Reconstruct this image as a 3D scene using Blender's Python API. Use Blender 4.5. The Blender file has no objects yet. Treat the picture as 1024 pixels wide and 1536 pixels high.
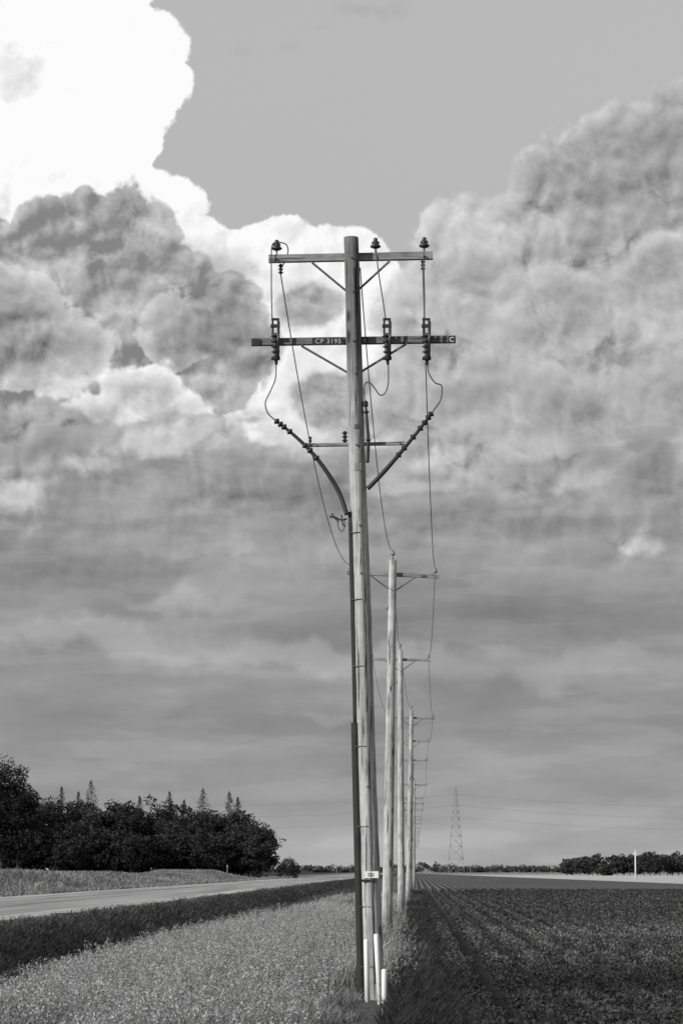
import bpy, math, random
import numpy as np
from mathutils import Vector, Matrix, Euler
random.seed(4); rng=np.random.default_rng(7)
scene=bpy.context.scene
F=4545.0; CAMZ=1.9
PITCH=math.atan(537/F); YAW=math.atan(110/F)
R=(Matrix.Rotation(YAW,3,'Z') @ Matrix.Rotation(math.radians(90)+PITCH,3,'X'))
def W(u,v,Y):
    d=R@Vector(((u-512)/F,(768-v)/F,-1.0))
    t=Y/d.y
    return Vector((d.x*t,Y,CAMZ+d.z*t))
# ---------------- camera
cd=bpy.data.cameras.new("camera"); cam=bpy.data.objects.new("camera",cd); scene.collection.objects.link(cam)
cam.matrix_world=Matrix.Translation((0,0,CAMZ))@R.to_4x4()
cd.sensor_fit='VERTICAL'; cd.sensor_height=36; cd.lens=F/1536*36; cd.clip_start=0.5; cd.clip_end=60000
scene.camera=cam
scene.view_settings.view_transform='Standard'; scene.view_settings.look='None'; scene.view_settings.exposure=0
# ---------------- sun
S=Vector((-0.74,-0.60,0.40)).normalized()
sd=bpy.data.lights.new("sun","SUN"); sd.energy=4.4; sd.angle=math.radians(0.5); sd.color=(1,0.995,0.985)
so=bpy.data.objects.new("sun",sd); scene.collection.objects.link(so)
so.rotation_euler=S.to_track_quat('Z','Y').to_euler()
# ---------------- node helper
class NT:
    def __init__(s,nt): s.nt=nt
    def n(s,t,**k):
        x=s.nt.nodes.new(t)
        for a,b in k.items(): setattr(x,a,b)
        return x
    def put(s,sock,v):
        if isinstance(v,bpy.types.NodeSocket): s.nt.links.new(v,sock)
        else: sock.default_value=v
    def m(s,op,a,b=0.0,c=None,clamp=False):
        x=s.n('ShaderNodeMath',operation=op,use_clamp=clamp)
        s.put(x.inputs[0],a); s.put(x.inputs[1],b)
        if c is not None: s.put(x.inputs[2],c)
        return x.outputs[0]
    def vm(s,op,a,b=None,out=0,c=None):
        x=s.n('ShaderNodeVectorMath',operation=op)
        s.put(x.inputs[0],a)
        if b is not None: s.put(x.inputs[1],b)
        if c is not None: s.put(x.inputs[2],c)
        return x.outputs[out]
    def mr(s,v,a,b,c=0.0,d=1.0,smooth=True):
        x=s.n('ShaderNodeMapRange',interpolation_type='SMOOTHSTEP' if smooth else 'LINEAR')
        for i,q in enumerate((v,a,b,c,d)): s.put(x.inputs[i],q)
        return x.outputs[0]
    def mix(s,f,a,b):
        x=s.n('ShaderNodeMix',data_type='FLOAT'); s.put(x.inputs[0],f); s.put(x.inputs[2],a); s.put(x.inputs[3],b)
        return x.outputs[0]
    def noise(s,vec,scale,detail=4,rough=0.55,dist=0.0,out=0,dim='3D'):
        x=s.n('ShaderNodeTexNoise',noise_dimensions=dim); s.put(x.inputs['Vector'],vec)
        x.inputs['Scale'].default_value=scale; x.inputs['Detail'].default_value=detail
        x.inputs['Roughness'].default_value=rough; x.inputs['Distortion'].default_value=dist
        return x.outputs[out]
    def scl(s,vec,v): return s.vm('MULTIPLY',vec,v)
    def comb(s,x,y,z=0.0):
        c=s.n('ShaderNodeCombineXYZ'); s.put(c.inputs[0],x); s.put(c.inputs[1],y); s.put(c.inputs[2],z); return c.outputs[0]
# ---------------- world
world=bpy.data.worlds.new("World"); scene.world=world; world.use_nodes=True
nt=world.node_tree; nt.nodes.clear(); N=NT(nt)
sky=N.n('ShaderNodeTexSky',sky_type='NISHITA'); sky.sun_disc=False
sky.sun_elevation=math.asin(S.z); sky.sun_rotation=math.atan2(S.x,S.y)
bw=N.n('ShaderNodeRGBToBW'); nt.links.new(sky.outputs[0],bw.inputs[0])
g=bpy.data.node_groups.new("cloud_height",'ShaderNodeTree')
g.interface.new_socket("P",in_out='INPUT',socket_type='NodeSocketVector')
g.interface.new_socket("H",in_out='OUTPUT',socket_type='NodeSocketFloat')
G=NT(g); gi=g.nodes.new('NodeGroupInput'); go=g.nodes.new('NodeGroupOutput')
wn=G.noise(gi.outputs[0],1.1,2,0.5,out=1,dim='2D')
wv=G.vm('MULTIPLY_ADD',wn,(0.55,0.55,0),c=gi.outputs[0])
vo=G.n('ShaderNodeTexVoronoi',feature='F1',voronoi_dimensions='2D'); G.put(vo.inputs['Vector'],wv)
vo.inputs['Scale'].default_value=1.7; vo.inputs['Detail'].default_value=3; vo.inputs['Roughness'].default_value=0.5; vo.inputs['Lacunarity'].default_value=2.1
vo.normalize=True
n1=G.noise(gi.outputs[0],0.9,5,0.5,dim='2D')
d_=vo.outputs['Distance']
h=G.m('MULTIPLY_ADD',G.m('MULTIPLY',d_,d_),-1.1,G.m('SUBTRACT',n1,0.5-0.35))
g.links.new(h,go.inputs[0])
def H(P):
    x=N.n('ShaderNodeGroup'); x.node_tree=g; N.put(x.inputs[0],P); return x.outputs[0]
tc=N.n('ShaderNodeTexCoord'); sep=N.n('ShaderNodeSeparateXYZ'); nt.links.new(tc.outputs['Generated'],sep.inputs[0])
az=N.m('ARCTAN2',sep.outputs[0],sep.outputs[1]); el=N.m('ARCSINE',sep.outputs[2])
U=N.m('MULTIPLY_ADD',az,45.45,6.22); V=N.m('MULTIPLY_ADD',el,-45.8,13.05)
P=N.comb(U,V)
h0=H(P); h1=H(N.vm('ADD',P,(-0.09,-0.13,0)))
rel=N.m('SUBTRACT',h0,h1)
wl=N.noise(P,0.75,4,0.55,out=1,dim='2D')
Pw=N.vm('ADD',P,N.vm('MULTIPLY_ADD',wl,(1.5,1.2,0),c=(-.75,-.6,0)))
hb0=N.noise(P,0.35,3,0.5,dim='2D')
fz=N.m('SUBTRACT',N.noise(P,3.0,5,0.62,dim='2D'),0.5)
def blobs(lst,PP=None):
    out=None
    for (u,v,rx,ry) in lst:
        q=N.vm('MULTIPLY_ADD',PP or P,(100/rx,100/ry,0),c=(-u/rx,-v/ry,0))
        k=min(rx,ry)/100
        f=N.m('MULTIPLY_ADD',N.vm('LENGTH',q,out=1),-k,k)
        out=f if out is None else N.m('MAXIMUM',out,f)
    return out
def mask(lst,amp,width,PP=None,famp=0.12):
    f=N.m('MULTIPLY_ADD',h0,amp,blobs(lst,PP)); f=N.m('MULTIPLY_ADD',fz,famp,f)
    return f,N.mr(f,0.0,width)
def patches(lst):
    out=None
    for (u,v,rx,ry,a) in lst:
        q=N.vm('MULTIPLY_ADD',Pw,(100/rx,100/ry,0),c=(-u/rx,-v/ry,0))
        f=N.mr(N.vm('LENGTH',q,out=1),0.25,1.25,a,0.0); out=f if out is None else N.m('ADD',out,f)
    return out
def layer(col,lst,base,rimamp,rimw,width=0.1,amp=0.55,relk=0.7,op=1.0,PP=None):
    f,mk=mask(lst,amp,width,PP)
    sh=N.m('MULTIPLY_ADD',rel,relk,base); sh=N.m('ADD',sh,N.mr(f,0.0,rimw,rimamp,0.0,smooth=False))
    return N.mix(N.m('MULTIPLY',mk,op),col,N.m('MINIMUM',sh,0.97))
clear=N.m('MULTIPLY_ADD',bw.outputs[0],0.02,0.425)
clear=N.m('ADD',clear,N.mr(V,0.0,5.0,0.0,-0.02))
col=clear
f,mk=mask([(365,78,25,10),(435,68,22,12),(540,14,60,9),(480,40,25,8)],0.35,0.3)
col=N.mix(N.m('MULTIPLY',mk,0.45),col,0.33)
# back white cumulus
f,mk=mask([(60,-40,165,115),(130,95,142,100),(90,190,150,105),(160,320,150,75),(-60,200,200,300),(300,430,130,90),(420,420,120,90),(510,425,95,85),(500,560,120,120),(380,600,180,120),(590,560,60,100)],0.40,0.06)
sh=N.m('MULTIPLY_ADD',rel,0.75,0.84)
sh=N.m('ADD',sh,N.mr(V,2.0,4.2,0.28,0.0))
sh=N.m('MULTIPLY_ADD',hb0,0.3,N.m('SUBTRACT',sh,0.15))
sh=N.m('ADD',sh,patches([(20,110,70,50,-.30),(430,360,100,30,.12),(380,540,50,60,.15),(330,400,60,40,-.22),(570,480,60,90,.15)]))
col=N.mix(mk,col,N.m('MINIMUM',N.m('MAXIMUM',sh,0.33),0.97))
col=layer(col,[(462,455,44,32),(510,600,75,44),(540,620,60,36),(370,715,90,45)],0.33,0.12,0.3,0.12,0.45,0.9,0.9)
# right cloud bank : overlapping billow layers, light on their upper edge
f,mk=mask([(695,375,75,85),(775,385,100,95),(865,325,110,120),(975,290,120,130),(1060,255,120,130),(900,480,330,190),(760,600,200,150),(1150,400,260,220)],0.60,0.14)
sh=N.m('MULTIPLY_ADD',rel,0.8,0.39)
sh=N.m('MULTIPLY_ADD',hb0,0.3,N.m('SUBTRACT',sh,0.15))
sh=N.m('ADD',sh,N.mr(f,0.0,0.45,0.19,0.0))
sh=N.m('ADD',sh,patches([(860,280,60,70,-.06),(900,390,160,45,-.07),(720,560,90,50,-.04),(700,350,60,50,.08),(860,520,170,28,-.07)]))
col=N.mix(N.m('MULTIPLY',mk,0.90),col,sh)
col=layer(col,[(720,440,90,60),(830,470,110,60),(1000,430,110,70)],0.40,0.22,0.55,0.18,0.65,0.7,0.75)
col=layer(col,[(700,590,120,50),(850,620,170,60),(1020,600,150,60)],0.34,0.26,0.6,0.2,0.65,0.55,0.8)
# grey front cumulus left
f,mk=mask([(20,450,110,90),(110,395,110,105),(190,370,65,85),(235,455,95,85),(120,530,260,150),(335,455,50,45),(290,540,90,90),(-120,500,200,200),(60,640,220,90)],0.60,0.08)
sh=N.m('MULTIPLY_ADD',rel,1.1,0.37)
sh=N.m('MULTIPLY_ADD',hb0,0.4,N.m('SUBTRACT',sh,0.2))
sh=N.m('ADD',sh,N.mr(f,0.0,0.25,0.12,0.0,smooth=False))
sh=N.m('ADD',sh,patches([(150,320,110,45,-.05),(330,450,60,60,-.10),(60,430,100,55,.14),(130,560,80,50,.12),(30,560,90,50,-.09),(180,480,70,40,.16),(280,350,50,40,.10)]))
col=N.mix(N.m('MULTIPLY',mk,0.97),col,N.m('MAXIMUM',sh,0.22))
col=layer(col,[(40,520,110,60),(-60,480,150,90),(260,500,50,50)],0.34,0.28,0.45,0.08,0.6,0.9)
col=layer(col,[(215,590,55,42),(165,625,45,28),(265,620,40,26)],0.50,0.44,0.40,0.12,0.6,1.0)
col=layer(col,[(330,480,55,45),(370,520,35,35),(300,660,60,30),(60,660,140,32)],0.27,0.12,0.3,0.14,0.6,0.8,0.88)
# stratus deck
st=N.noise(N.scl(P,(0.22,0.9,0)),1.0,5,0.5,dim='2D')
st2=N.noise(N.scl(P,(0.35,2.0,0)),1.0,4,0.5,dim='2D')
vv=N.m('ADD',N.m('MULTIPLY_ADD',st,2.6,N.m('SUBTRACT',V,1.3)),N.m('MULTIPLY',h0,1.1))
mk=N.mr(vv,6.75,7.1)
sh=N.m('MULTIPLY_ADD',st,0.28,0.295-0.14-0.045)
sh=N.m('MULTIPLY_ADD',st2,0.09,sh)
sh=N.m('ADD',sh,N.mr(st2,0.50,0.56,0.0,0.022))
sh=N.m('ADD',sh,N.mr(V,11.2,13.0,0.0,0.09))
sh=N.m('ADD',sh,N.mr(vv,6.75,7.5,0.12,0.0))
sh=N.m('MULTIPLY_ADD',rel,N.mr(V,7.0,9.5,0.40,0.03),sh)
sh=N.m('ADD',sh,patches([(150,960,260,30,.12),(450,985,260,26,.10),(800,1000,300,32,.08),(250,900,120,18,.08),(300,830,120,20,.07),(200,760,200,40,-.03),(820,900,260,50,-.03),(150,860,200,30,-.03),(500,1050,60,12,.05),(800,760,200,26,.07)]))
col=N.mix(mk,col,sh)
f,mk=mask([(250,650,100,30),(150,700,50,16),(680,700,50,20),(960,825,26,14),(450,660,60,30),(20,745,50,18)],0.6,0.3,Pw)
col=N.mix(N.m('MULTIPLY',mk,0.75),col,N.m('MULTIPLY_ADD',rel,0.6,0.64))
bg=N.n('ShaderNodeBackground'); bg.inputs[1].default_value=0.1
gray=N.m('MULTIPLY',col,10.0)
cc=N.n('ShaderNodeCombineColor'); [nt.links.new(gray,cc.inputs[i]) for i in range(3)]
nt.links.new(cc.outputs[0],bg.inputs[0])
ow=N.n('ShaderNodeOutputWorld'); nt.links.new(bg.outputs[0],ow.inputs[0])
world.cycles.sampling_method='MANUAL'; world.cycles.sample_map_resolution=256
# ---------------- materials
def newmat(name):
    m=bpy.data.materials.new(name); m.use_nodes=True; m.node_tree.nodes.clear(); M=NT(m.node_tree)
    b=M.n('ShaderNodeBsdfPrincipled'); o=M.n('ShaderNodeOutputMaterial'); m.node_tree.links.new(b.outputs[0],o.inputs[0])
    return m,M,b
def setgray(M,b,v):
    c=M.n('ShaderNodeCombineColor'); [M.put(c.inputs[i],v) for i in range(3)]
    M.nt.links.new(c.outputs[0],b.inputs['Base Color'])
def simple(name,val,rough=0.6,var=0.3,scale=8.0,metal=0.0,spec=0.4):
    m,M,b=newmat(name); tcx=M.n('ShaderNodeTexCoord').outputs['Object']
    n=M.noise(tcx,scale,5,0.6)
    setgray(M,b,M.m('MULTIPLY',val,M.m('MULTIPLY_ADD',M.m('SUBTRACT',n,0.5),var*2,1.0)))
    b.inputs['Roughness'].default_value=rough; b.inputs['Metallic'].default_value=metal
    b.inputs['Specular IOR Level'].default_value=spec
    return m
def wood(name,base,axis,dark_top=None):
    m,M,b=newmat(name); tcx=M.n('ShaderNodeTexCoord').outputs['Object']
    st={'Z':(1,1,0.04),'X':(0.04,1,1)}[axis]
    gv=M.scl(tcx,st)
    g1=M.noise(gv,40,5,0.65); g2=M.noise(gv,14,4,0.6); bl=M.noise(tcx,1.3,5,0.6); bl2=M.noise(tcx,5.0,4,0.6)
    cr=M.mr(M.noise(gv,24,3,0.5),0.59,0.64)
    v=M.m('ADD',M.m('MULTIPLY',M.m('SUBTRACT',g1,0.5),1.2),M.m('MULTIPLY',M.m('SUBTRACT',g2,0.5),1.5))
    v=M.m('ADD',v,M.m('MULTIPLY',M.m('SUBTRACT',bl,0.5),1.1)); v=M.m('ADD',v,M.m('MULTIPLY',M.m('SUBTRACT',bl2,0.5),0.8))
    v=M.m('MULTIPLY',M.m('ADD',v,1.0),base)
    v=M.m('MULTIPLY',v,M.mix(cr,1.0,0.3))
    kn=M.n('ShaderNodeTexVoronoi'); M.put(kn.inputs['Vector'],M.scl(tcx,(3,3,1.1) if axis=='Z' else (1.1,3,3))); kn.inputs['Scale'].default_value=1.0
    v=M.m('MULTIPLY',v,M.mr(kn.outputs['Distance'],0.08,0.16,0.3,1.0))
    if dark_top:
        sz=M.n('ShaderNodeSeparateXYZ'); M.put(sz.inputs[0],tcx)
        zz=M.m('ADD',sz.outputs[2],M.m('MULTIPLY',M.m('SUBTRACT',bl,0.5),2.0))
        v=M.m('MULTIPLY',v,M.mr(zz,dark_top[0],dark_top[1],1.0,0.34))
    v=M.m('MAXIMUM',v,0.03)
    setgray(M,b,v); b.inputs['Roughness'].default_value=0.85; b.inputs['Specular IOR Level'].default_value=0.2
    bp=M.n('ShaderNodeBump'); bp.inputs['Strength'].default_value=0.5; bp.inputs['Distance'].default_value=0.01
    M.put(bp.inputs['Height'],M.m('SUBTRACT',g1,M.m('MULTIPLY',cr,0.8))); M.nt.links.new(bp.outputs[0],b.inputs['Normal'])
    return m
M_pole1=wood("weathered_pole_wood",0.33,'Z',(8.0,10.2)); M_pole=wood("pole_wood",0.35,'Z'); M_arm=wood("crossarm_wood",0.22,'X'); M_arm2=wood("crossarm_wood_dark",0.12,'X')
M_steel=simple("galvanised_steel",0.09,0.5,0.4,20,0.3); M_dark=simple("glazed_porcelain",0.025,0.3,0.3,15); M_rubber=simple("black_cable",0.02,0.6,0.4,30)
M_cond=simple("conduit_plastic",0.028,0.7,0.5,3,0.0,0.15); M_white=simple("white_plastic",0.72,0.5,0.15,9); M_wire=simple("aluminium_wire",0.035,0.5,0.2,3)
M_por=simple("grey_porcelain",0.2,0.35,0.2,15); M_plate=simple("black_plate",0.02,0.5,0.2,9); M_letter=simple("letter_paint",0.7,0.6,0.1,9)
M_tower=simple("hazed_tower_steel",0.20,0.7,0.1,1); M_post=simple("post_paint",0.6,0.6,0.2,2)  # tower grey has distance haze put into its colour
# ---------------- builders
class B:
    def __init__(s,o=(0,0,0)): s.v=[];s.f=[];s.o=Vector(o);s.sm=[]
    def tube(s,pts,rad,seg=10,caps=True,smooth=True):
        pts=[Vector(p) for p in pts]; n=len(pts)
        if not hasattr(rad,'__len__'): rad=[rad]*n
        base=len(s.v); up=None
        for i,p in enumerate(pts):
            t=(pts[min(i+1,n-1)]-pts[max(i-1,0)])
            if t.length<1e-9: t=Vector((0,0,1))
            t.normalize()
            if up is None: up=t.orthogonal().normalized()
            up=(up-t*up.dot(t)); 
            if up.length<1e-6: up=t.orthogonal()
            up.normalize(); sd_=t.cross(up)
            for k in range(seg):
                a=2*math.pi*k/seg; s.v.append(p+(up*math.cos(a)+sd_*math.sin(a))*rad[i]-s.o)
        for i in range(n-1):
            for k in range(seg):
                a=base+i*seg+k; b_=base+i*seg+(k+1)%seg
                s.f.append((a,b_,b_+seg,a+seg)); s.sm.append(smooth)
        if caps:
            s.f.append(tuple(base+k for k in range(seg))[::-1]); s.sm.append(False)
            s.f.append(tuple(base+(n-1)*seg+k for k in range(seg))); s.sm.append(False)
    def box(s,a,b_,w,h,bev=0.008,upv=(0,0,1)):
        a=Vector(a);b_=Vector(b_);t=(b_-a).normalized();sdv=t.cross(Vector(upv)).normalized();up=sdv.cross(t)
        c=bev; prof=[(-w/2+c,-h/2),(w/2-c,-h/2),(w/2,-h/2+c),(w/2,h/2-c),(w/2-c,h/2),(-w/2+c,h/2),(-w/2,h/2-c),(-w/2,-h/2+c)]
        base=len(s.v)
        for p in (a,b_):
            for x,y in prof: s.v.append(p+sdv*x+up*y-s.o)
        for k in range(8):
            s.f.append((base+k,base+(k+1)%8,base+8+(k+1)%8,base+8+k)); s.sm.append(False)
        s.f.append(tuple(base+k for k in range(8))[::-1]); s.sm.append(False); s.f.append(tuple(base+8+k for k in range(8))); s.sm.append(False)
    def obj(s,name,mat,parent=None):
        me=bpy.data.meshes.new(name); me.from_pydata([tuple(v) for v in s.v],[],s.f); me.polygons.foreach_set('use_smooth',s.sm)
        import bmesh
        bm=bmesh.new(); bm.from_mesh(me); bmesh.ops.recalc_face_normals(bm,faces=bm.faces); bm.to_mesh(me); bm.free()
        me.materials.append(mat); o=bpy.data.objects.new(name,me); scene.collection.objects.link(o)
        if parent: o.parent=parent
        else: o.location=s.o
        return o
def empty(name,loc):
    e=bpy.data.objects.new(name,None); e.location=loc; e.empty_display_size=0.3; scene.collection.objects.link(e); return e
def smoothpath(pts,n=8):
    pts=[Vector(p) for p in pts]; out=[]
    for i in range(len(pts)-1):
        p0=pts[max(i-1,0)];p1=pts[i];p2=pts[i+1];p3=pts[min(i+2,len(pts)-1)]
        for k in range(n):
            t=k/n
            out.append(0.5*((2*p1)+(p2-p0)*t+(2*p0-5*p1+4*p2-p3)*t*t+(3*p1-p0-3*p2+p3)*t**3))
    out.append(pts[-1]); return out
def ribbed(b,p0,p1,r0,r1,n,core=None):
    p0=Vector(p0);p1=Vector(p1);pts=[];rad=[]
    for i in range(n):
        for (f,r) in ((0.0,r0),(0.35,r0),(0.5,r1),(0.62,r1*0.95),(0.8,r0)):
            pts.append(p0.lerp(p1,(i+f)/n)); rad.append(r)
    pts.append(p1);rad.append(r0); b.tube(pts,rad,12)
def pin_ins(b,bs,p,s=1.0):
    p=Vector(p); prof=[(0.04,0.03),(0.06,0.075),(0.075,0.085),(0.10,0.06),(0.115,0.05),(0.13,0.065),(0.15,0.05),(0.165,0.03),(0.18,0.034),(0.20,0.03),(0.21,0.01)]
    b.tube([p+Vector((0,0,z*s)) for z,r in prof],[r*s for z,r in prof],12)
    bs.tube([p-Vector((0,0,0.12*s)),p+Vector((0,0,0.06*s))],0.012*s,6)
# ---------------- near pole
D=45.0
def cl(v): return 526+(v-356)*0.0297
base=W(cl(1497),1497,D); base.z=0
pole=empty("utility_pole",base)
b=B(base); pts=[];rad=[]
for i in range(60):
    v=1530-(1530-357)*i/59
    p=W(cl(v)+0.5*math.sin(i*0.25),v,D); pts.append(p); w=11.2+(16.2-11.2)*((v-356)/1141)**1.1 if v>356 else 11.2
    rad.append(w*0.0099*(1+0.012*math.sin(i*1.7)))
pts.append(pts[-1]+Vector((0,0,0.012))); rad.append(rad[-1]*0.93)
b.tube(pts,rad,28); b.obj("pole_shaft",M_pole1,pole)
b=B(base)
def off(v,du,dy): return W(cl(v)+du,v,D+dy)
b.tube([off(v,-11.5-(v-768)*0.0055,-0.03) for v in range(768,1090,20)],0.05,12)
b.tube([off(v,-13.0-(v-768)*0.0062,-0.04) for v in range(1084,1530,20)],0.066,12)
b.tube([off(v,-2.5-(v-768)*0.0016,0.20) for v in range(768,1530,40)],0.02,8)
b.obj("cable_conduit",M_cond,pole)
bs=B(base)
for v in (800,900,1000,1120,1240,1360,1450):
    wv=(11.2+5*((v-356)/1141))*0.0099; c=off(v,0,0)
    bs.tube([c+Vector((-wv*0.6-0.08,-0.1,0)),c+Vector((-wv*0.5,-0.13,0)),c+Vector((0,-wv-.004,0))],0.007,6)
AY=D+0.17
b=B(base); b.box(W(403,388.5,AY),W(649,383.5,AY),0.10,0.118); b.obj("crossarm_upper",M_arm,pole)
b=B(base); b.box(W(377,513.5,AY),W(683,509,AY),0.10,0.11); b.obj("crossarm_middle",M_arm2,pole)
b=B(base); b.box(W(462,668,AY),W(607,665,AY),0.07,0.05,0.004); b.obj("crossarm_lower",M_arm,pole)
FY=AY-0.065
for x0,y0,x1,y1 in ((468,394,521,438),(584,392,536,436),(452,519,523,560),(609,516,541,558)):
    bs.box(W(x0,y0,FY),W(x1,y1,FY-0.0),0.012,0.034,0.002,upv=(0.0,0.02,1.0))
for u,v in ((413,388),(468,392),(584,390),(636,384),(527,386),(413,513),(452,517),(609,515),(638,510),(530,511),(580,511),(534,667),(475,668),(600,665)):
    yy=FY if abs(u-530)>12 else D-0.135
    p=W(u,v,yy); bs.tube([p+Vector((0,-0.03,0)),p+Vector((0,0.02,0))],0.014,6)
for v in (437,560,640,788,860,1180):
    p=W(cl(v)+1,v,D-0.12); bs.tube([p+Vector((0,-0.035,0)),p+Vector((0,0.05,0))],0.018,6)
b=B(base)
for u,v in ((415,380),(563,377),(636,376)):
    pin_ins(b,bs,W(u,v,AY),1.0)
for u,v in ((421,398),(634,392)):
    ribbed(b,W(u,v-2,D+0.24),W(u,v+13,D+0.24),0.022,0.042,3)
ribbed(b,W(517,664,AY),W(517,647,AY),0.025,0.05,3); 
ribbed(b,W(465,664,AY-.06),W(465,655,AY-.06),0.02,0.03,2)
for u,v in ((413,0),(580,0),(639,0)):
    CY=AY-0.16
    ribbed(b,W(u-1,500,CY+0.05),W(u+1,539,CY+0.05),0.035,0.066,5)
    b.tube([W(u+1,539,CY),W(u+1.5,547,CY)],[0.03,0.018],8)
    b.box(W(u-4,477,CY),W(u-4,503,CY),0.03,0.035,0.004,upv=(0,1,0)); b.box(W(u+4,478,CY),W(u+4,500,CY),0.03,0.03,0.004,upv=(0,1,0))
    b.box(W(u-6,479,CY),W(u+6,479,CY),0.04,0.035,0.004); b.box(W(u-7,489,CY-.01),W(u+7,489,CY-.01),0.05,0.05,0.006)
    b.tube([W(u+5,482,CY-0.08),W(u+4,538,CY-0.06)],0.02,8)
    b.box(W(u-6,538,CY-.02),W(u+7,538,CY-.02),0.08,0.035,0.004)
    bs.box(W(u,511,CY+0.02),W(u,511,AY),0.05,0.07,0.004)
    bs.box(W(u-5,502,CY+0.0),W(u+5,502,CY+0.0),0.05,0.03,0.004)
term=B(base)
def termination(path,r,ribs):
    pp=smoothpath(path,10); L=len(pp); rad=[r*(0.75+0.45*min(1,i/L*1.6)) for i in range(L)]
    term.tube(pp,rad,10)
    for f in ribs:
        i=int(f*(L-2)); c=pp[i]; t=(pp[i+1]-pp[i]).normalized()
        term.tube([c-t*0.03,c-t*0.005,c+t*0.01,c+t*0.03],[r*0.9,r*1.9,r*1.7,r*0.9],10)
TY=D-0.05
termination([W(415,632,TY),W(440,652,TY),W(465,676,TY),W(488,705,TY),W(508,738,TY),W(520,772,TY-0.05)],0.028,[0.02,0.07,0.12,0.17,0.36,0.42,0.5])
termination([W(646,621,TY),W(628,645,TY),W(606,672,TY),W(585,697,TY),W(566,718,TY),W(551,733,TY+0.02)],0.028,[0.02,0.08,0.14,0.2,0.3,0.42,0.5])
termination([W(548,604,TY),W(550,630,TY),W(552,660,TY),W(551,694,TY)],0.022,[0.02,0.10,0.22,0.7])
term.obj("cable_terminations",M_rubber,pole)
j=B(base)
def jump(path,r=0.0095): j.tube(smoothpath(path,8),r,6)
jump([W(407,374,AY-.1),W(407,430,AY-.1),W(408,478,AY-.16)]); jump([W(415,363,AY),W(428,366,AY),W(432,376,AY),W(428,390,D+.24),W(421,404,D+.24)])
jump([W(563,364,AY),W(567,405,AY-.1),W(574,450,AY-.14),W(578,478,AY-.16)])
jump([W(636,364,AY),W(635,400,AY-.08),W(636,440,AY-.1),W(636,478,AY-.16)],0.012)
jump([W(407,375,AY-.1),W(409,366,AY-.05),W(415,363,AY)])
jump([W(414,546,AY-.16),W(413,568,TY),W(405,588,TY),W(398,604,TY),W(402,620,TY),W(415,632,TY)])
jump([W(641,546,AY-.16),W(643,560,TY),W(652,574,TY),W(662,579,TY),W(661,598,TY),W(654,610,TY),W(646,621,TY)])
jump([W(582,546,AY-.16),W(582,575,TY),W(577,590,TY),W(569,592,TY),W(560,580,TY),W(552,573,TY),W(546,580,TY),W(547,604,TY)])
jump([W(494,775,D),W(502,776,D),W(512,780,D),W(520,778,D)],0.014)
jump([W(506,778,D-.05),W(507,790,D-.05),W(512,797,D-.05),W(516,792,D-.05),W(517,780,D-.05)],0.007)
jump([W(497,770,D-.02),W(502,777,D-.02),W(508,783,D-.02)],0.012)
jump([W(512,772,D-.05),W(514,786,D-.05),W(518,790,D-.05)],0.012)
j.obj("jumper_wires",M_wire,pole)
bg_=B(base); bg_.tube([W(cl(v)+2,v,D-0.125-(v-380)*0.00004) for v in range(400,1500,25)],0.006,6); bg_.obj("ground_wire",M_steel,pole)
b.obj("insulators_and_cutouts",M_dark,pole); bs.obj("braces_and_bolts",M_steel,pole)
def flat(name,u0,v0,u1,v1,Y,mat,th=0.006):
    q=B(base); vm=(v0+v1)/2; q.box(W(u0,vm,Y),W(u1,vm,Y),th,abs(v1-v0)*0.0099,0.001); return q.obj(name,mat,pole)
flat("number_plate",468,506.5,515,517.5,FY-0.006,M_plate); flat("phase_plate_a",378,508,390,518,FY-0.006,M_plate)
flat("phase_plate_b",541,505.5,552,516,FY-0.006,M_plate); flat("phase_plate_c",672,504,682.5,515,FY-0.006,M_plate)
M_letdim=simple("letter_paint_worn",0.42,0.6,0.3,9)
def text(s,u,v,size,Y,mat=None):
    c=bpy.data.curves.new("lettering","FONT"); c.body=s; c.size=size; c.align_x='CENTER'; c.align_y='CENTER'; c.extrude=0.001; c.materials.append(mat or M_letter); c.space_character=1.15
    o=bpy.data.objects.new("lettering",c); scene.collection.objects.link(o); o.parent=pole
    o.location=W(u,v,Y)-base; o.rotation_euler=(math.radians(90),0,0)
text("CP 3195",492,512,0.10,FY-0.013,M_letdim); text("A",384,513,0.09,FY-0.013,M_wire); text("B",546.5,511,0.08,FY-0.013,M_letdim); text("C",677,509.5,0.10,FY-0.013)
flat("pole_label",cl(1312)-8,1307,cl(1312)+13,1317,D-0.158,M_white,0.01); flat("pole_label_band",cl(1312)-12,1319,cl(1312)+9,1323,D-0.158,M_plate,0.01)
flat("label_mark",cl(1312)-3,1310,cl(1312)+6,1311.5,D-0.165,M_plate,0.004);flat("label_mark",cl(1312)-3,1313,cl(1312)+6,1314.5,D-0.165,M_plate,0.004)
flat("shaft_tag",cl(700)-4,694,cl(700)+5,705,D-0.135,M_por,0.006); flat("shaft_tag",cl(640)-3,636,cl(640)+3,643,D-0.13,M_steel,0.006)
def guard(u0,v0,Y,lean,zb=-.1):
    p=W(u0,v0,Y); q=B((p.x+lean,Y,0)); bot=Vector((p.x+lean,Y,zb))
    q.tube([bot,p,p+Vector((0,0,0.015)),p+Vector((0,0,0.022))],[0.036,0.036,0.03,0.012],14)
    return q.obj("white_marker_post",M_white)
guard(549,1411,43.9,0.02); guard(564,1403,42.4,0.06); guard(576,1456,39.3,0.0)
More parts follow.
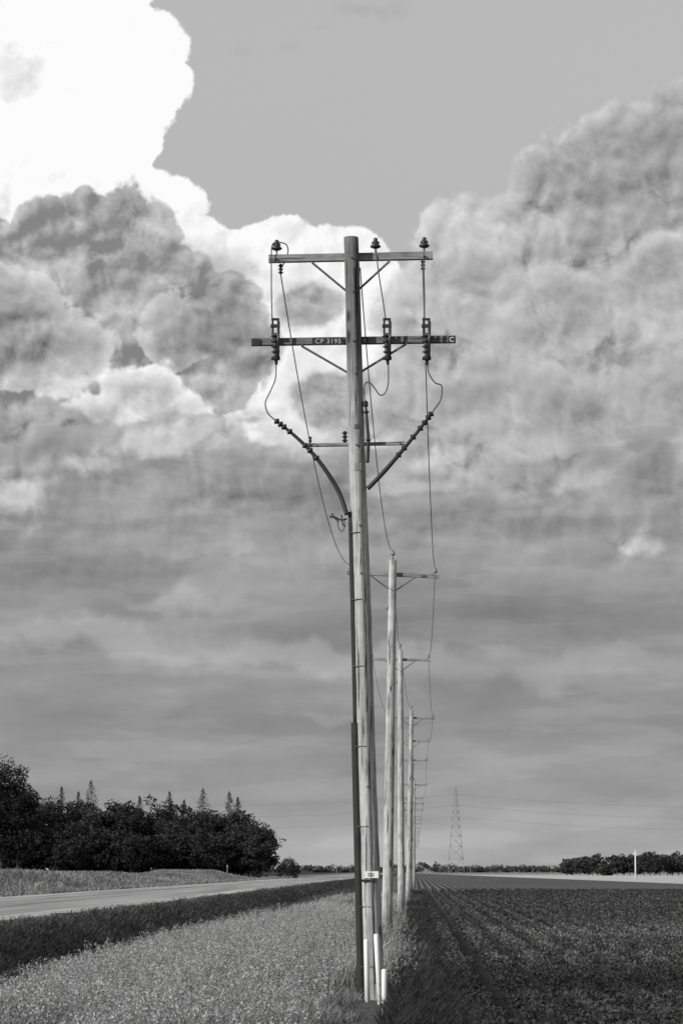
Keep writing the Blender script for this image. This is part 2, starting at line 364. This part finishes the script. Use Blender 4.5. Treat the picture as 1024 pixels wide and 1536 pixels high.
# ---------------- other poles
wireL=[W(421,411,D+.24)]; wireC=[W(540,402,D+.2)]; wireR=[W(634,405,D+.24)]
specs={2:(580,589,840),3:(601.5,600,975),4:(612,617,1066),5:(613,617,1103),6:(616,618,1133)}
for n in range(2,27):
    Y=D*n; s=Y/F
    if n in specs:
        ub,ut,vt=specs[n]; top=W(ut,vt,Y); bt=W(ub,1305+1.9/s,Y)
    else:
        bt=Vector((-0.35+random.uniform(-.2,.2),Y,0)); top=Vector((bt.x+random.uniform(-.1,.1),Y,11.0+random.uniform(-.3,.2)))
    bt.z=0; e=empty("utility_pole",bt)
    b=B(bt); K=12; b.tube([bt.lerp(top,i/K) for i in range(K+1)],[0.165-0.05*i/K for i in range(K+1)],14 if n<6 else 8); b.obj("pole_shaft",M_pole,e)
    tilt=random.uniform(-.03,.03) if n!=2 else -0.045
    ay=Y+0.15; c=Vector((top.x+(0.0 if n<5 else random.uniform(-.05,.05)),ay,top.z-0.42)); hl=1.37; dv=Vector((hl,0,hl*tilt))
    b=B(bt); b.box(c-dv,c+dv,0.10,0.12); b.obj("crossarm",M_arm,e)
    bs=B(bt); 
    for sg in (-1,1): bs.box(c+dv*0.5*sg+Vector((0,-.06,-.05)),Vector((top.x+.06*sg,ay-.06,c.z-0.5)),0.012,0.035,0.002,upv=(0,0.02,1))
    b=B(bt); L=c-dv*0.92+Vector((0,0,.06)); Rr=c+dv*0.92+Vector((0,0,.06)); T=top+Vector((0,0,0.1))
    for p in (L,T,Rr): pin_ins(b,bs,p,1.0)
    if n<5:
        q=top+Vector((-.17,-.02,-1.42)); b.tube([q-Vector((0,0,.06)),q+Vector((0,0,.06))],0.04,8); bs.tube([q+Vector((-.05,0,0)),q+Vector((.1,0,0))],0.012,6)
    b.obj("pin_insulators",M_por,e); bs.obj("braces",M_steel,e)
    wireL.append(L+Vector((0,0,.19))); wireC.append(T+Vector((0,0,.19))); wireR.append(Rr+Vector((0,0,.19)))
def span(b,a,c,sag,r,n=24):
    b.tube([a.lerp(c,i/n)-Vector((0,0,4*sag*(i/n)*(1-i/n))) for i in range(n+1)],r,5,caps=False)
for w in (wireL,wireC,wireR):
    b=B(w[0])
    for i in range(len(w)-1): span(b,w[i],w[i+1],1.15 if i==0 else 0.9,0.0095)
    b.obj("power_line",M_wire)
# ---------------- ground
def vnoise(x,y,sc,seed=0):
    x=np.asarray(x)/sc; y=np.asarray(y)/sc; xi=np.floor(x).astype(int); yi=np.floor(y).astype(int); fx=x-xi; fy=y-yi
    def hsh(a,b_): 
        q=np.sin(a*127.1+b_*311.7+seed*74.7)*43758.5453; return q-np.floor(q)
    sx=fx*fx*(3-2*fx); sy=fy*fy*(3-2*fy)
    return (hsh(xi,yi)*(1-sx)+hsh(xi+1,yi)*sx)*(1-sy)+(hsh(xi,yi+1)*(1-sx)+hsh(xi+1,yi+1)*sx)*sy
def fbm(x,y,sc,seed=0): return .5*vnoise(x,y,sc,seed)+.3*vnoise(x,y,sc*.45,seed+1)+.2*vnoise(x,y,sc*.2,seed+2)
def sstep(x,a,b_): t=np.clip((x-a)/(b_-a),0,1); return t*t*(3-2*t)
def height(x,y):
    x=np.asarray(x,float); y=np.asarray(y,float)
    prof=np.interp(x,[-1e5,-46,-43,-34,-28,-26.5,-25,-11.6,-9.9,-8.6,-6.6,-5.2,-0.4,0.3,1e5],
                     [0,0.0,1.0,1.0,0.0,-0.25,0.3,0.3,-0.65,-0.65,-0.2,0.02,0.03,-0.05,-0.05])
    md=sstep(y,120,200)*(1-sstep(y,500,640))
    isb=(x<-28)
    prof=np.where(isb,prof*md*(1.25+0.3*np.sin(y/37.0)+0.2*np.sin(y/13)),prof)
    onroad=(x>-25)&(x<-11.6)
    nz=(vnoise(x,y,2.3,1)-0.5)*0.14*np.exp(-np.maximum(y-60,0)/150)
    far=np.clip(1-(y-1200)/800,0,1)*np.clip(1-(np.abs(x)-300)/300,0,1)
    return np.where(onroad,prof,prof+nz)*far
def npmesh(me,verts,quads):
    me.vertices.add(len(verts)); me.vertices.foreach_set('co',np.ascontiguousarray(verts,dtype=np.float32).ravel())
    me.loops.add(quads.size); me.loops.foreach_set('vertex_index',np.ascontiguousarray(quads,dtype=np.int32).ravel())
    me.polygons.add(len(quads)); me.polygons.foreach_set('loop_start',np.arange(0,quads.size,4,dtype=np.int32)); me.update(calc_edges=True)
def grid(name,xs,ys,dz,mat):
    X,Y=np.meshgrid(xs,ys); Z=height(X,Y)+dz; nv=X.size
    me=bpy.data.meshes.new(name); nx=len(xs);ny=len(ys)
    idx=np.arange(nv).reshape(ny,nx); q=np.stack([idx[:-1,:-1],idx[:-1,1:],idx[1:,1:],idx[1:,:-1]],-1).reshape(-1,4)
    npmesh(me,np.stack([X,Y,Z],-1).reshape(-1,3),q); me.polygons.foreach_set('use_smooth',np.ones(len(q),bool))
    me.materials.append(mat); o=bpy.data.objects.new(name,me); scene.collection.objects.link(o); return o
ROW=0.76
mg,M,bsdf=newmat("ground_soil_and_grass")
tcx=M.n('ShaderNodeTexCoord').outputs['Object']; sp=M.n('ShaderNodeSeparateXYZ'); M.put(sp.inputs[0],tcx); X_,Y_=sp.outputs[0],sp.outputs[1]
wob=M.m('MULTIPLY',M.m('SUBTRACT',M.noise(tcx,0.5,4),0.5),1.6); xw=M.m('ADD',X_,wob)
long=M.noise(M.scl(tcx,(0.5,0.03,1)),1.0,5,0.6); fine=M.noise(tcx,7.0,5,0.7); mid=M.noise(M.scl(tcx,(0.8,0.15,1)),1.0,5,0.6)
bands=M.noise(M.scl(tcx,(0.02,0.06,1)),1.0,4,0.6)
fm=M.m('MULTIPLY_ADD',M.m('SUBTRACT',fine,0.5),1.0,1.0)
field=M.m('MULTIPLY',M.m('ADD',0.03,M.m('MULTIPLY',bands,0.12)),fm)
rows=M.m('COSINE',M.m('MULTIPLY',M.m('SUBTRACT',X_,0.80),2*math.pi/ROW))
field=M.m('MULTIPLY',field,M.m('MULTIPLY_ADD',rows,0.6,1.0))
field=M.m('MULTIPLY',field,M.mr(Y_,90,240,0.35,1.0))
verge=M.m('MULTIPLY',M.m('MULTIPLY',long,0.22),fm)
ditch=M.m('MULTIPLY',M.m('ADD',0.03,M.m('MULTIPLY',long,0.07)),fm)
bank=M.m('MULTIPLY',M.m('ADD',0.08,M.m('MULTIPLY',mid,0.16)),fm)
c=M.mix(M.mr(xw,-0.1,0.3),verge,field)
c=M.mix(M.mr(xw,-6.7,-5.7),ditch,c)
c=M.mix(M.mr(xw,-27.5,-26.5),bank,c)
c=M.mix(M.mr(xw,-46,-41),M.m('MULTIPLY',0.04,fm),c)
A1=W(625,1310,1727);A2=W(1024,1325,432)
nx_,ny_=-(A2.y-A1.y),(A2.x-A1.x); ln=math.hypot(nx_,ny_); nx_/=ln; ny_/=ln
dd=M.m('ADD',M.m('MULTIPLY',M.m('SUBTRACT',X_,A1.x),nx_),M.m('MULTIPLY',M.m('SUBTRACT',Y_,A1.y),ny_))
pale=M.m('MULTIPLY',M.mr(dd,-1.0,2.0),M.mr(X_,-3.0,0.0))
pale=M.m('MULTIPLY',pale,M.mr(Y_,1000,1500,1.0,0.35))
c=M.mix(pale,c,M.m('MULTIPLY_ADD',mid,0.25,0.32))
setgray(M,bsdf,c); bsdf.inputs['Roughness'].default_value=0.95; bsdf.inputs['Specular IOR Level'].default_value=0.1
bp=M.n('ShaderNodeBump'); bp.inputs['Strength'].default_value=0.7; bp.inputs['Distance'].default_value=0.12; M.put(bp.inputs['Height'],fine); M.nt.links.new(bp.outputs[0],bsdf.inputs['Normal'])
xs=np.unique(np.concatenate([[-20000,-8000,-3000,-1200,-600,-300,-150,-90,-70],np.arange(-60,-25,1.0),[-25,-11.6],np.arange(-24,-12.4,2),np.arange(-11.4,3,0.35),np.arange(3,30,1.5),[40,60,100,200,300,600,1200,3000,8000,20000]]))
ys=np.unique(np.concatenate([[-3000,-800,-200,-50,0,15],np.arange(25,120,0.8),np.arange(120,320,3),np.arange(320,700,8),np.arange(700,2100,50),[2500,3500,6000,12000,30000]]))
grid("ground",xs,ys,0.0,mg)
mr_,M,bsdf=newmat("gravel_road_surface"); tcx=M.n('ShaderNodeTexCoord').outputs['Object']
lg=M.noise(M.scl(tcx,(1.3,0.010,1)),1.0,5,0.65); fi=M.noise(tcx,9.0,4,0.7); pt=M.noise(M.scl(tcx,(0.35,0.04,1)),1.0,5,0.65)
sp=M.n('ShaderNodeSeparateXYZ'); M.put(sp.inputs[0],tcx); xr=M.m('ADD',sp.outputs[0],M.m('MULTIPLY',M.m('SUBTRACT',pt,0.5),2.5))
shoulder=M.m('MAXIMUM',M.mr(xr,-14.6,-13.4),M.mr(xr,-23.5,-22.4,1.0,0.0))
v=M.m('ADD',0.13,M.m('MULTIPLY',M.mr(lg,.3,.7),0.20)); v=M.m('ADD',v,M.m('MULTIPLY',shoulder,0.08)); v=M.m('MULTIPLY',v,M.m('MULTIPLY_ADD',M.m('SUBTRACT',fi,0.5),1.1,1.0)); v=M.m('MULTIPLY',v,M.m('MULTIPLY_ADD',pt,1.2,0.5))
v=M.m('MULTIPLY',v,M.mr(xr,-13.0,-12.0,1.0,0.35))
setgray(M,bsdf,v); bsdf.inputs['Roughness'].default_value=0.95
bp=M.n('ShaderNodeBump'); bp.inputs['Strength'].default_value=0.6; bp.inputs['Distance'].default_value=0.05; M.put(bp.inputs['Height'],fi); M.nt.links.new(bp.outputs[0],bsdf.inputs['Normal'])
grid("gravel_road",np.array([-24.85,-21,-18.5,-16,-11.75]),ys[(ys>=-200)&(ys<2100)],0.012,mr_)
# ---------------- vegetation helpers
def leafmat(name,lo,hi,trans=0.3):
    m,M,b=newmat(name); at=M.n('ShaderNodeAttribute',attribute_name='tone')
    q=M.mr(at.outputs['Fac'],0,1,lo,hi,smooth=False)
    setgray(M,b,q); b.inputs['Roughness'].default_value=0.7; b.inputs['Specular IOR Level'].default_value=0.25
    tr=M.n('ShaderNodeBsdfTranslucent'); c=M.n('ShaderNodeCombineColor'); [M.put(c.inputs[i],q) for i in range(3)]
    M.nt.links.new(c.outputs[0],tr.inputs[0]); mx=M.n('ShaderNodeMixShader'); mx.inputs[0].default_value=trans
    o=[n for n in m.node_tree.nodes if n.type=='OUTPUT_MATERIAL'][0]
    M.nt.links.new(b.outputs[0],mx.inputs[1]); M.nt.links.new(tr.outputs[0],mx.inputs[2]); M.nt.links.new(mx.outputs[0],o.inputs[0]); return m
def veg(name,verts,quads,tone,mat,parent=None):
    me=bpy.data.meshes.new(name); npmesh(me,verts,quads)
    a=me.attributes.new('tone','FLOAT','POINT'); a.data.foreach_set('value',np.ascontiguousarray(np.clip(tone,0,1),dtype=np.float32))
    me.materials.append(mat); o=bpy.data.objects.new(name,me); scene.collection.objects.link(o); 
    if parent: o.parent=parent
    return o
def blades(px,py,hh,ww,lean,tone,zb=None):
    n=len(px); z=height(px,py) if zb is None else zb
    ang=rng.uniform(0,np.pi,n); dx=np.cos(ang)*ww/2; dy=np.sin(ang)*ww/2
    la=rng.uniform(0,2*np.pi,n); lx=np.cos(la)*lean*hh+0.12*hh; ly=np.sin(la)*lean*hh
    def P3(sx,f,wf): return np.stack([px+lx*f**1.7+sx*dx*wf,py+ly*f**1.7+sx*dy*wf,z-0.03+hh*f*(1-0.12*f)],-1)
    V_=np.stack([P3(-1,0,1),P3(1,0,1),P3(1,.55,.8),P3(-1,.55,.8),P3(1,1,.12),P3(-1,1,.12)],1).reshape(-1,3)
    i=np.arange(n)[:,None]*6; Q=np.concatenate([i+np.array([[0,1,2,3]]),i+np.array([[3,2,4,5]])],0)
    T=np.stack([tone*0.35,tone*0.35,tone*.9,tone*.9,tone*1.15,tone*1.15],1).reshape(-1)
    tips=np.stack([px+lx,py+ly,z-0.03+hh*0.88],-1)
    return V_,Q,T,tips
def cards(c,size,tone,flat=0.0):
    n=len(c); a=rng.normal(size=(n,3)); a[:,2]*=(1-flat); a/=np.linalg.norm(a,axis=1)[:,None]
    b_=rng.normal(size=(n,3)); b_-=a*(a*b_).sum(1)[:,None]; b_/=np.linalg.norm(b_,axis=1)[:,None]
    s=(size*0.5)[:,None] if hasattr(size,'__len__') else size*0.5
    V_=np.stack([c-a*s,c-b_*s*0.6,c+a*s,c+b_*s*0.6],1).reshape(-1,3); Q=np.arange(n*4).reshape(-1,4)
    return V_,Q,np.repeat(tone,4)
def join(parts):
    vs=[];qs=[];ts=[];o=0
    for v,q,t in parts: vs.append(v);qs.append(q+o);ts.append(t);o+=len(v)
    return np.concatenate(vs),np.concatenate(qs),np.concatenate(ts)
M_grass=leafmat("dry_grass",0.02,0.50,0.35); M_crop=leafmat("crop_leaves",0.010,0.20,0.25); M_leaf=leafmat("tree_foliage",0.008,0.055,0.15); M_far=leafmat("hazed_distant_foliage",0.05,0.12,0.2)  # far foliage is paler: distance haze painted into its albedo
def ydist(n,y0,y1):
    r=rng.random(n); return 1/(1/y0-r*(1/y0-1/y1))
XE=-5.6
# verge grass
n=270000; py=ydist(n,30,230); px=rng.uniform(XE-1.2,0.25,n)
big=sstep(.55*fbm(px*0.8,py*.20,3.0,3)+.45*fbm(px*1.3,py*.6,1.5,33),.36,.62); sm=fbm(px,py,0.6,9)
keep=rng.random(n)<(0.15+1.0*sm)*(0.2+0.8*sstep(px+1.4*(fbm(px,py*.4,1.5,70)-.5),XE-1.0,XE+.2)); px=px[keep];py=py[keep];big=big[keep];sm=sm[keep]; n=len(px)
nearp=np.exp(-((px+0.45)**2)/0.22)*(py<46)
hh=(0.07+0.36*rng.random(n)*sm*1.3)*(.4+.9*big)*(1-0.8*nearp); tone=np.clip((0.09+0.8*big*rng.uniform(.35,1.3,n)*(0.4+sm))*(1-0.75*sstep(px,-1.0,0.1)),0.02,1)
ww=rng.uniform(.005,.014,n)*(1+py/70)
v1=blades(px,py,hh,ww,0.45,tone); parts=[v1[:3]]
n=55000; py=ydist(n,30,110); px=rng.uniform(XE-0.4,-0.2,n); cl_=fbm(px,py,1.5,12); k=(rng.random(n)<np.clip((cl_-.42)*6,0,1)*(0.15+0.85*sstep(-px,1.0,3.5)))&~((px>-1.2)&(py<46)); px=px[k];py=py[k];cl_=cl_[k]; n=len(px)
hh=rng.uniform(.22,.62,n)*(.6+.8*cl_); st_=blades(px,py,hh,np.full(n,.007)*(1+py/90),0.3,rng.uniform(.3,.8,n)); parts.append(st_[:3])
K=9; ell=rng.normal(size=(n*K,3))*np.array([.022,.022,.045]); tips=np.repeat(st_[3],K,0)+ell+np.array([.02,0,0])*np.abs(ell[:,2:3])*10
parts.append(cards(tips,rng.uniform(.015,.045,n*K),np.repeat(rng.uniform(.4,1.1,n),K)*rng.uniform(.7,1.1,n*K)))
veg("roadside_grass",*join(parts),M_grass)
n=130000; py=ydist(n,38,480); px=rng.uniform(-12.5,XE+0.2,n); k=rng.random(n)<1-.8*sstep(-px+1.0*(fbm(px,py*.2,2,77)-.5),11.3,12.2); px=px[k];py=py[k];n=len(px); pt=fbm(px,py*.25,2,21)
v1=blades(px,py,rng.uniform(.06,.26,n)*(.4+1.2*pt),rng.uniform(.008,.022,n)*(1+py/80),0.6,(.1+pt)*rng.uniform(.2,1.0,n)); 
M_ditch=leafmat("ditch_grass_leaf",0.015,0.15,0.3); veg("ditch_grass",*v1[:3],M_ditch)
n=60000; py=rng.uniform(150,620,n); px=rng.uniform(-46,-24.4,n); pt=fbm(px,py*.2,3,31)
v1=blades(px,py,rng.uniform(.15,.5,n),rng.uniform(.05,.15,n),0.5,0.15+pt*rng.uniform(.2,.9,n)); veg("embankment_grass",*v1[:3],M_grass)
# crop
parts=[]
n=34000; py=ydist(n,33,260); px=rng.uniform(-0.35,0.60,n); v1=blades(px,py,rng.uniform(.1,.40,n),rng.uniform(.008,.02,n)*(1+py/70),0.5,rng.uniform(.0,.20,n)); parts.append(v1[:3])
rowsx=np.arange(0.80,44,ROW)
n=110000; py=ydist(n,33,280); ri=rng.integers(0,len(rowsx),n)
px=rowsx[ri]; kk=px<(3.5+0.14*py); px=px[kk]; py=py[kk]; px=px+rng.normal(0,.05+.07*np.exp(-(py-33)/15),len(px)); n=len(px)
yt=np.interp(py,[33,41,45,52,57,75,95,120,170,280],[.50,.45,.18,.2,.6,.85,.7,.45,.5,.3])
big=np.clip(yt*(.3+1.4*fbm(px*0.3,py*1.0,6,41)),0,1)*(.45+.55*sstep(px,.8,2.2))
L_=11; cx=np.repeat(px,L_)+rng.normal(0,.07,n*L_); cy=np.repeat(py,L_)+rng.normal(0,.10,n*L_); hp=np.repeat(.17+.12*big+.07*rng.random(n),L_)
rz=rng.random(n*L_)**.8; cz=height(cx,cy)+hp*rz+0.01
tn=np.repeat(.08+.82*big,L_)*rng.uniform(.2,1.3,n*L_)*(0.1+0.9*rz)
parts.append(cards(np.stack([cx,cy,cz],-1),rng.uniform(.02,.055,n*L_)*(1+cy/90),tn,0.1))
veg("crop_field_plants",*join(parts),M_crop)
# ---------------- trees
def broad(x,y,Hh,Wd,tone0=0.5,ls=0.45,nc=50,nl=60,z0=0.0,low=0.07):
    parts=[]; cz=z0+Hh*0.54
    th=rng.uniform(0,2*np.pi,nc); ph=np.arccos(rng.uniform(-1,1,nc)); rr=rng.uniform(.3,1.0,nc)**0.5
    C=np.stack([x+Wd/2*rr*np.sin(ph)*np.cos(th)*(1+.10*rng.normal(size=nc)),y+Wd/2*rr*np.sin(ph)*np.sin(th),cz+Hh*0.42*rr*np.cos(ph)],-1)
    C[:,2]=np.maximum(C[:,2],z0+Hh*low)
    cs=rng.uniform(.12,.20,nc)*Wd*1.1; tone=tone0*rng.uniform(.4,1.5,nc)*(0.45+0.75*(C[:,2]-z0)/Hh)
    c=np.repeat(C,nl,0); d=rng.normal(size=(nc*nl,3)); d/=np.linalg.norm(d,axis=1)[:,None]; d*=rng.uniform(.2,1,(nc*nl,1))**.4
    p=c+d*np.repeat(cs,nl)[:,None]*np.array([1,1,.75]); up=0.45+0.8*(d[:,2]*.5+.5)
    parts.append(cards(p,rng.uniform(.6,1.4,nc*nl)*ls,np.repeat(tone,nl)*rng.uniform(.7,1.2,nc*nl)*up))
    return parts
def trunkmesh(b,x,y,Hh,Wd,z0=0):
    b.tube([Vector((x,y,z0-.2)),Vector((x+.1,y,z0+Hh*.3)),Vector((x-.1,y,z0+Hh*.75))],[Hh*.022,Hh*.016,Hh*.006],7)
    for k in range(5):
        a=random.uniform(0,6.28); h_=Hh*random.uniform(.12,.45); b.tube([Vector((x,y,z0+h_)),Vector((x+math.cos(a)*Wd*.2,y+math.sin(a)*Wd*.2,z0+h_+Hh*.15)),Vector((x+math.cos(a)*Wd*.36,y+math.sin(a)*Wd*.36,z0+h_+Hh*.3))],[Hh*.009,Hh*.006,Hh*.003],5)
M_bark=simple("tree_bark",0.07,0.9,0.3,3)
def spruce(x,y,Hh,Wd,z0=0):
    P_=[];T_=[];S_=[]
    for i in range(420):
        f=(i+random.random())/420; f=f**0.85; z=z0+Hh*(.08+.92*f); r=(Wd/2*(1-f)**0.75+.10)*random.uniform(.65,1.2)
        a=random.uniform(0,6.28); m=int(5+13*(1-f)); s=rng.random(m)**.6
        P_.append(np.stack([x+np.cos(a)*r*s+rng.normal(0,.08+.1*(1-f),m),y+np.sin(a)*r*s+rng.normal(0,.08+.1*(1-f),m),z-0.35*r*s+0.15*r*s*s+rng.normal(0,.12,m)],-1)); T_.append(np.full(m,random.uniform(.1,.45))*(.4+.6*s)); S_.append(rng.uniform(.22,.5,m)*(1.1-.5*f))
    P_=np.concatenate(P_);T_=np.concatenate(T_); return [cards(P_,np.concatenate(S_),T_,.4)]
treeE=empty("distant_tree_row",(W(200,1303,660).x,660,0))
o0=Vector(treeE.location)
parts=[];tb=B(o0)
prof_u=[-90,0,45,100,180,240,300,345,372,394]; prof_v=[1134,1182,1190,1192,1198,1202,1204,1212,1224,1247]
u=-95
while u<394:
    Y=random.uniform(640,690); vt=np.interp(u,prof_u,prof_v)+random.uniform(-8,13); c=W(u,vt,Y); Hh=c.z; Wd=min(random.uniform(7,10),Hh*.8)
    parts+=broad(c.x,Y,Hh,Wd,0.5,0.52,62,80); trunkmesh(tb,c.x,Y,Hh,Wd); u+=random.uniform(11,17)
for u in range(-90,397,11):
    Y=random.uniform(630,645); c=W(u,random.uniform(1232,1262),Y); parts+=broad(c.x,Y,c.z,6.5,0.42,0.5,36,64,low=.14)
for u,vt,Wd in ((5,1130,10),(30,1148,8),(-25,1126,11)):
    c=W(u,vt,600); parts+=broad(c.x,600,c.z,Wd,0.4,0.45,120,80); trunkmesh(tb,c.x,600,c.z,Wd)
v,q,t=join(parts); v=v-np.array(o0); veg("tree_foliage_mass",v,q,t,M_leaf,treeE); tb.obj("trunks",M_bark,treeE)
for u,vt,Wd in ((93,1180,7),(137,1171,10),(118,1188,7),(210,1194,6.5),(255,1188,7),(276,1200,6.5),(305,1183,11),(344,1188,8.5),(357,1196,8)):
    Y=682.0; c=W(u,vt,Y); e=empty("spruce_tree",(c.x,Y,0)); pr=join(spruce(0,0,c.z,Wd)); veg("needles",*pr,M_leaf,e)
    b=B((c.x,Y,0)); b.tube([Vector((c.x,Y,-.2)),Vector((c.x,Y,c.z*.98))],[.22,.03],7); b.obj("trunk",M_bark,e)
c=W(432,1286,560); e=empty("bush",(c.x,560,0)); veg("bush_leaves",*join(broad(0,0,c.z,3.4,0.45,0.22,40,50)+broad(-1.2,0,c.z*.7,2.2,0.4,0.22,20,40)+broad(1.2,0,c.z*.75,2.4,0.4,0.22,20,40)),M_leaf,e)
b=B((c.x,560,0)); trunkmesh(b,c.x,560,c.z,2.5); b.obj("bush_stems",M_bark,e)
def row(name,lst,Y0,ls,tone,mat,nc=26,nl=36):
    c0=W(lst[0][0],1305,Y0); e=empty(name,(c0.x,Y0,0)); ps=[];b=B((c0.x,Y0,0))
    for u,vt,Wd in lst:
        Y=Y0+random.uniform(-12,12); c=W(u,vt,Y); ps+=broad(c.x,Y,c.z,Wd,tone,ls,nc,nl); trunkmesh(b,c.x,Y,c.z,Wd)
    v,q,t=join(ps); veg("foliage",v-np.array([c0.x,Y0,0]),q,t,mat,e); b.obj("trunks",M_bark,e)
lst=[]; u=850
while u<1120:
    vt=1284+random.uniform(-3,5) if u<900 else 1279+random.uniform(-3,4)
    if 897<u<910: vt=1297
    lst.append((u,vt,random.uniform(5,8))); u+=random.uniform(7,12)
M_mid=leafmat("hazed_mid_foliage",0.025,0.08,0.2)  # leaf tones raised to imitate haze over the farther trees
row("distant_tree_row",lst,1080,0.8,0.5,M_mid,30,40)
lst=[]; u=300
while u<1300:
    vt=1300+random.uniform(-2,1.5)
    if 622<u<668: vt=1292+abs(u-640)*.25+random.uniform(-1,1)
    lst.append((u,vt,random.uniform(9,16))); u+=random.uniform(9,16)
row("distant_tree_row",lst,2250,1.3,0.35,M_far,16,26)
# ---------------- lattice tower
TYd=1900.0; ct=W(683,1178,TYd); Ht=ct.z; o=Vector((ct.x,TYd,0)); e=empty("transmission_tower",o); b=B(o); levels=[0,.16,.30,.42,.52,.61,.69,.76,.82,.88,.94]
def hw(f): return 4.6*(1-f)**1.05+0.5 if f<1 else .3
r_=0.17
crn=lambda f:[Vector((ct.x+sx*hw(f),TYd+sy*hw(f),Ht*f)) for sx,sy in((-1,-1),(1,-1),(1,1),(-1,1))]
for i in range(len(levels)-1):
    a,c_=crn(levels[i]),crn(levels[i+1])
    for k in range(4):
        k2=(k+1)%4; b.tube([a[k],c_[k]],r_,4); b.tube([a[k],c_[k2]],r_*.6,4); b.tube([a[k2],c_[k]],r_*.6,4); b.tube([c_[k],c_[k2]],r_*.6,4)
b.tube([Vector((ct.x,TYd,Ht*.93)),Vector((ct.x,TYd,Ht))],.2,5)
arms=[]
for z,wd in ((.93,1.6),(.80,2.6),(.67,3.2)):
    for sg in (-1,1):
        tip=Vector((ct.x,TYd+sg*wd*2.2,Ht*z)); b.tube([Vector((ct.x,TYd,Ht*z+.8)),tip],.12,4); b.tube([Vector((ct.x,TYd,Ht*z-.8)),tip],.12,4); arms.append(tip)
b.obj("lattice",M_tower,e)
tl=B(o)
for tip in arms:
    for sg in (-1,1):
        span(tl,tip-Vector((0,0,1.5)),tip+Vector((sg*330,40*sg,-1.5)),8.0,0.034,30)
tl.obj("transmission_lines",M_tower,e)
p=W(952,1276,575); b=B((p.x,575,0)); b.tube([Vector((p.x,575,-.2)),Vector((p.x,575,p.z*.5)),p],[.15,.14,.11],10); b.box(p+Vector((-.5,0,-.5)),p+Vector((.5,0,-.5)),.08,.1); b.tube([p,p+Vector((0,0,.25))],.05,8); b.obj("field_marker_post",M_post)
for u,vt,Y in ((341,1297,540),(705,1298,900),(505,1300,900)):
    p=W(u,vt,Y); b=B((p.x,Y,0)); b.tube([Vector((p.x,Y,-.2)),p],.06,8); b.box(p+Vector((-.15,-.09,-.3)),p+Vector((.15,-.09,-.3)),.03,.35,.005); b.obj("roadside_marker",M_por)
